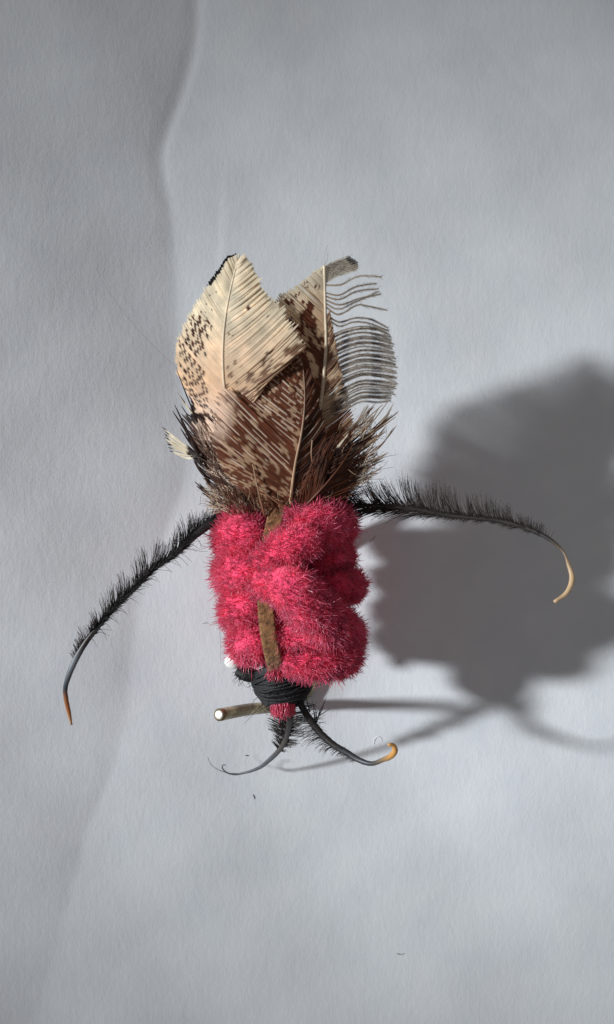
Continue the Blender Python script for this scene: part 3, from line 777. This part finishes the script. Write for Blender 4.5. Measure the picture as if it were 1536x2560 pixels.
# left leg
lp = [(575, 1282, 12.2), (555, 1290, 12.6), (496, 1331, 12.9), (436, 1387, 13.1), (392, 1417, 13.2), (342, 1465, 13.3), (288, 1518, 13.3), (244, 1568, 13.3), (208, 1616, 13.2), (187, 1654, 13.0), (170, 1696, 12.8), (164, 1720, 12.6), (166, 1749, 12.4), (173, 1782, 12.2), (179, 1812, 12.0)]
o, P = quill('leg', 'leg with amber tip reaching past the brass wire end', lp, [.40, .38, .30, .22, .18, .20, .20, .20, .23, .24, .21, .18, .18, .16, .09],
             [K, K, K, K, K, K, K, K*1.2, K*2, GR*1.7, GR, GR*0.5, HORN*0.55, HORN*0.8, HORN2*.8])
barbs(o, P, 240, 0.00, 0.26, -1, 150, lambda u: 1.5, K, r0=0.026, gaps=0.05)
barbs(o, P, 400, 0.12, 0.76, -1, lambda u: 142-8*u, lambda u: np.interp(u, [.14, .3, .5, .62, .76], [1.9, 2.2, 1.9, 1.6, .9]), KB, r0=0.024, gaps=0.14, rise=0.0, jit=0.08, clump=9)
barbs(o, P, 200, 0.30, 0.74, -1, 140, lambda u: 1.0, KB, r0=0.024, jit=0.12)
barbs(o, P, 380, 0.02, 0.68, 1, 165, lambda u: 1.0, K, r0=0.026, jit=0.10)
barbs(o, P, 34, 0.06, 0.66, 1, 118, lambda u: 1.3, K, r0=0.022, clump=1, jit=0.4)

barbs(o, P, 420, 0.02, 0.66, 1, 172, lambda u: 0.9, K, r0=0.03, jit=0.14, rise=0.30)
barbs(o, P, 420, 0.02, 0.66, -1, 165, lambda u: 0.9, K, r0=0.03, jit=0.14, rise=0.35)
# right leg
rp = [(800, 1250, 12.4), (864, 1262, 12.6), (940, 1264, 12.9), (1020, 1270, 13.2), (1140, 1290, 13.8), (1265, 1305, 14.6), (1331, 1326, 15.2), (1380, 1352, 15.8), (1411, 1383, 16.2), (1421, 1409, 16.5), (1431, 1445, 16.8), (1419, 1480, 17.0), (1386, 1505, 17.2)]
o, P = quill('leg', 'leg with pale curled tip, hanging over the shadow', rp, [.2, .17, .15, .16, .18, .18, .17, .15, .08, .14, .20, .18, .12],
             [K, K, K, K*1.3, K*1.6, K*1.6, K*1.8, KB, HORN2*.3, HORN2*.62, HORN2*.8, HORN2*.85, HORN2*.8])
barbs(o, P, 600, 0.03, 0.74, 1, lambda u: np.interp(u, [0, .2, .45, .7], [146, 132, 112, 118]), lambda u: np.interp(u, [0, .15, .3, .45, .6, .7], [1.8, 2.4, 2.5, 2.3, 1.6, .9]), KB*1.2, r0=0.022, gaps=0.10, rise=0.0, jit=0.09, clump=11)
barbs(o, P, 200, 0.05, 0.76, 1, 125, lambda u: np.interp(u, [0, .5, .72], [1.4, 1.2, .7]), KB*1.2, r0=0.022)
barbs(o, P, 420, 0.02, 0.46, -1, 163, lambda u: np.interp(u, [0, .2, .35, .46], [1.5, 3.2, 2.8, 1.2]), KB, gaps=0.16, jit=0.1, rise=0.0)
barbs(o, P, 420, 0.25, 0.74, -1, 160, lambda u: 0.85, KB, r0=0.024, jit=0.12)

barbs(o, P, 420, 0.02, 0.74, 1, 165, lambda u: 0.8, KB, r0=0.028, jit=0.14, rise=0.30)
# feelers
ap = [(722, 1768, 11.2), (724, 1791, 10.6), (721, 1826, 9.0), (707, 1864, 7.0), (675, 1899, 5.0), (647, 1920, 3.9), (612, 1932, 3.2), (584, 1936, 3.0), (565, 1930, 3.0), (556, 1918, 3.2), (560, 1911, 3.4), (566, 1914, 3.5)]
o, P = quill('feeler', 'feeler with thin hooked grey tip curling below the cut wire end', ap, [.34, .30, .24, .22, .19, .15, .10, .075, .06, .05, .045, .03],
             [K, K*1.3, K*2, KB*1.6, GR*.8, GR, GR*.9, GR*.9, GR*.8, GR*.8, GR, GR])
barbs(o, P, 260, 0.02, 0.47, -1, 132, lambda u: np.interp(u, [0, .3, .46], [2.0, 1.9, 1.0]), KB*1.3, r0=0.024, gaps=.06, rise=0, jit=.1, clump=7)
barbs(o, P, 220, 0.06, 0.47, 1, 130, lambda u: np.interp(u, [0, .3, .46], [1.5, 1.5, .8]), KB*1.3, r0=0.024, gaps=.14, rise=0, jit=.1, clump=7)
V, F, C = hairs([[W(600, 1934, 3.05), W(570, 1932, 3.0), W(540, 1921, 2.8), W(524, 1905, 2.7), W(520, 1892, 2.7)]], 0.05, 0.02, GR, 16)
build('split_tip', V, F, M_hair, o, colr=C)
bp = [(745, 1745, 12.0), (759, 1773, 12.0), (780, 1805, 12.0), (805, 1836, 12.1), (833, 1861, 12.4), (868, 1882, 12.8), (896, 1899, 13.2), (927, 1909, 13.8), (957, 1900, 14.6), (978, 1890, 15.2), (988, 1876, 15.6), (984, 1864, 15.8), (971, 1861, 16.0)]
o, P = quill('feeler', 'feeler with thick shaft and orange hooked tip', bp, [.26, .26, .27, .27, .26, .24, .22, .18, .18, .22, .21, .16, .10],
             [K, K, K*1.2, K*1.5, K*1.8, GR*.45, GR*.5, GR*.45, HORN2*.35, AMB*.8, AMB, AMB, AMB])
barbs(o, P, 150, 0.10, 0.58, -1, lambda u: np.interp(u, [.1, .4, .58], [112, 128, 140]), lambda u: np.interp(u, [.1, .25, .4, .58], [1.5, 1.6, 1.1, .5]), KB, r0=0.026, gaps=.1, rise=0)
barbs(o, P, 160, 0.02, 0.60, 1, 165, lambda u: 0.6, K*1.4, r0=0.026, jit=0.12, rise=0.3)
barbs(o, P, 160, 0.02, 0.60, -1, 165, lambda u: 0.6, K*1.4, r0=0.026, jit=0.12, rise=0.3)
barbs(o, P, 24, 0.03, 0.22, 1, 75, lambda u: 1.2, K, r0=0.03, jit=0.4)
sp = []
for a, b, h in (((790, 1805), (817, 1742), 12.5), ((788, 1800), (782, 1756), 12.4), ((786, 1798), (826, 1772), 12.4), ((792, 1806), (815, 1748), 12.8), ((776, 1780), (764, 1732), 12.2), ((790, 1803), (784, 1760), 12.6)):
    sp.append([W(*a, 12.0), W((a[0]+b[0])/2+rng.normal(0, 2), (a[1]+b[1])/2, 12.3), W(*b, h)])
V, F, C = hairs(sp, 0.075, 0.015, K*1.3, 6); build('spines', V, F, M_hair, o, colr=C, stuff=True)

# stray hairs caught on the insect
def stray(path, r, c, name='stray_hair'):
    V, F, C = hairs([list(pts(path))], r, r*0.5, np.asarray(c), 24); build(name, V, F, M_hair, fly, colr=C)
stray([(455, 930, 15.0), (380, 860, 14), (310, 780, 13), (250, 690, 12.4), (230, 645, 12)], 0.012, lin((150, 110, 120)))
stray([(824, 1255, 14), (500, 1262, 12), (507, 1235, 11.5), (522, 1240, 11.6)][1:], 0.016, DARK)
stray([(812, 662, 18.8), (820, 642, 18.9), (816, 625, 19), (820, 612, 19)], 0.012, GREY*.6)
stray([(548, 1560, 10), (552, 1610, 9), (551, 1660, 8.6)], 0.014, DARK)
stray([(496, 1350, 12), (508, 1366, 12), (524, 1364, 12), (528, 1340, 12)], 0.018, DARK)
stray([(480, 1372, 12.5), (500, 1378, 12.4), (520, 1378, 12.2)], 0.02, DARK)
stray([(640, 1270, 15), (650, 1350, 15.6), (625, 1385, 15.2), (612, 1420, 14.4)], 0.016, lin((190, 90, 110)))
stray([(800, 1360, 15.4), (815, 1420, 14.8), (805, 1450, 14.6), (780, 1470, 15.8)], 0.018, lin((180, 60, 90)))

# ------------------------------------------------------------------ lint lying on the paper
def lint(path, r, c, label):
    P = []
    for px, py in path:
        x, y, _ = W(px, py, 0); P.append((x, y, float(ph(x, y))+r*0.9))
    P = spline(np.array(P), 16); base = P[0].copy(); base[2] = P[:, 2].min()-r
    V, F = tube(P, r*np.sin(np.linspace(0.4, 2.74, 16)), 6)
    o = build('lint_fibre', V, F, M_lint, colr=np.asarray(c), off=base)
    o.location = base*MM; o['label'] = label; o['category'] = 'lint'; o['group'] = 'lint on the paper'
lint([(614, 1886), (619, 1887), (622, 1888)], 0.045, lin((90, 80, 80)), 'tiny dark speck of lint under the hooked grey feeler tip')
lint([(633, 1984), (636, 1990), (637, 1996)], 0.035, lin((120, 116, 116)), 'short grey lint strand on bare paper below the feelers')
lint([(992, 2384), (1002, 2387), (1012, 2384)], 0.03, lin((110, 110, 112)), 'thin curved grey lint hair on open paper, away from the ornament')
lint([(936, 1862), (938, 1850), (946, 1843), (954, 1848), (956, 1856)], 0.03, lin((240, 240, 240)), 'looped white lint hair beside the orange feeler tip')
lint([(508, 1557), (516, 1555), (524, 1556)], 0.025, lin((140, 134, 134)), 'faint grey lint hair between the left leg and pink body')
lint([(922, 1352), (930, 1350), (936, 1344), (939, 1338)], 0.022, lin((150, 146, 146)), 'faint curled lint hair between pink body and its shadow')
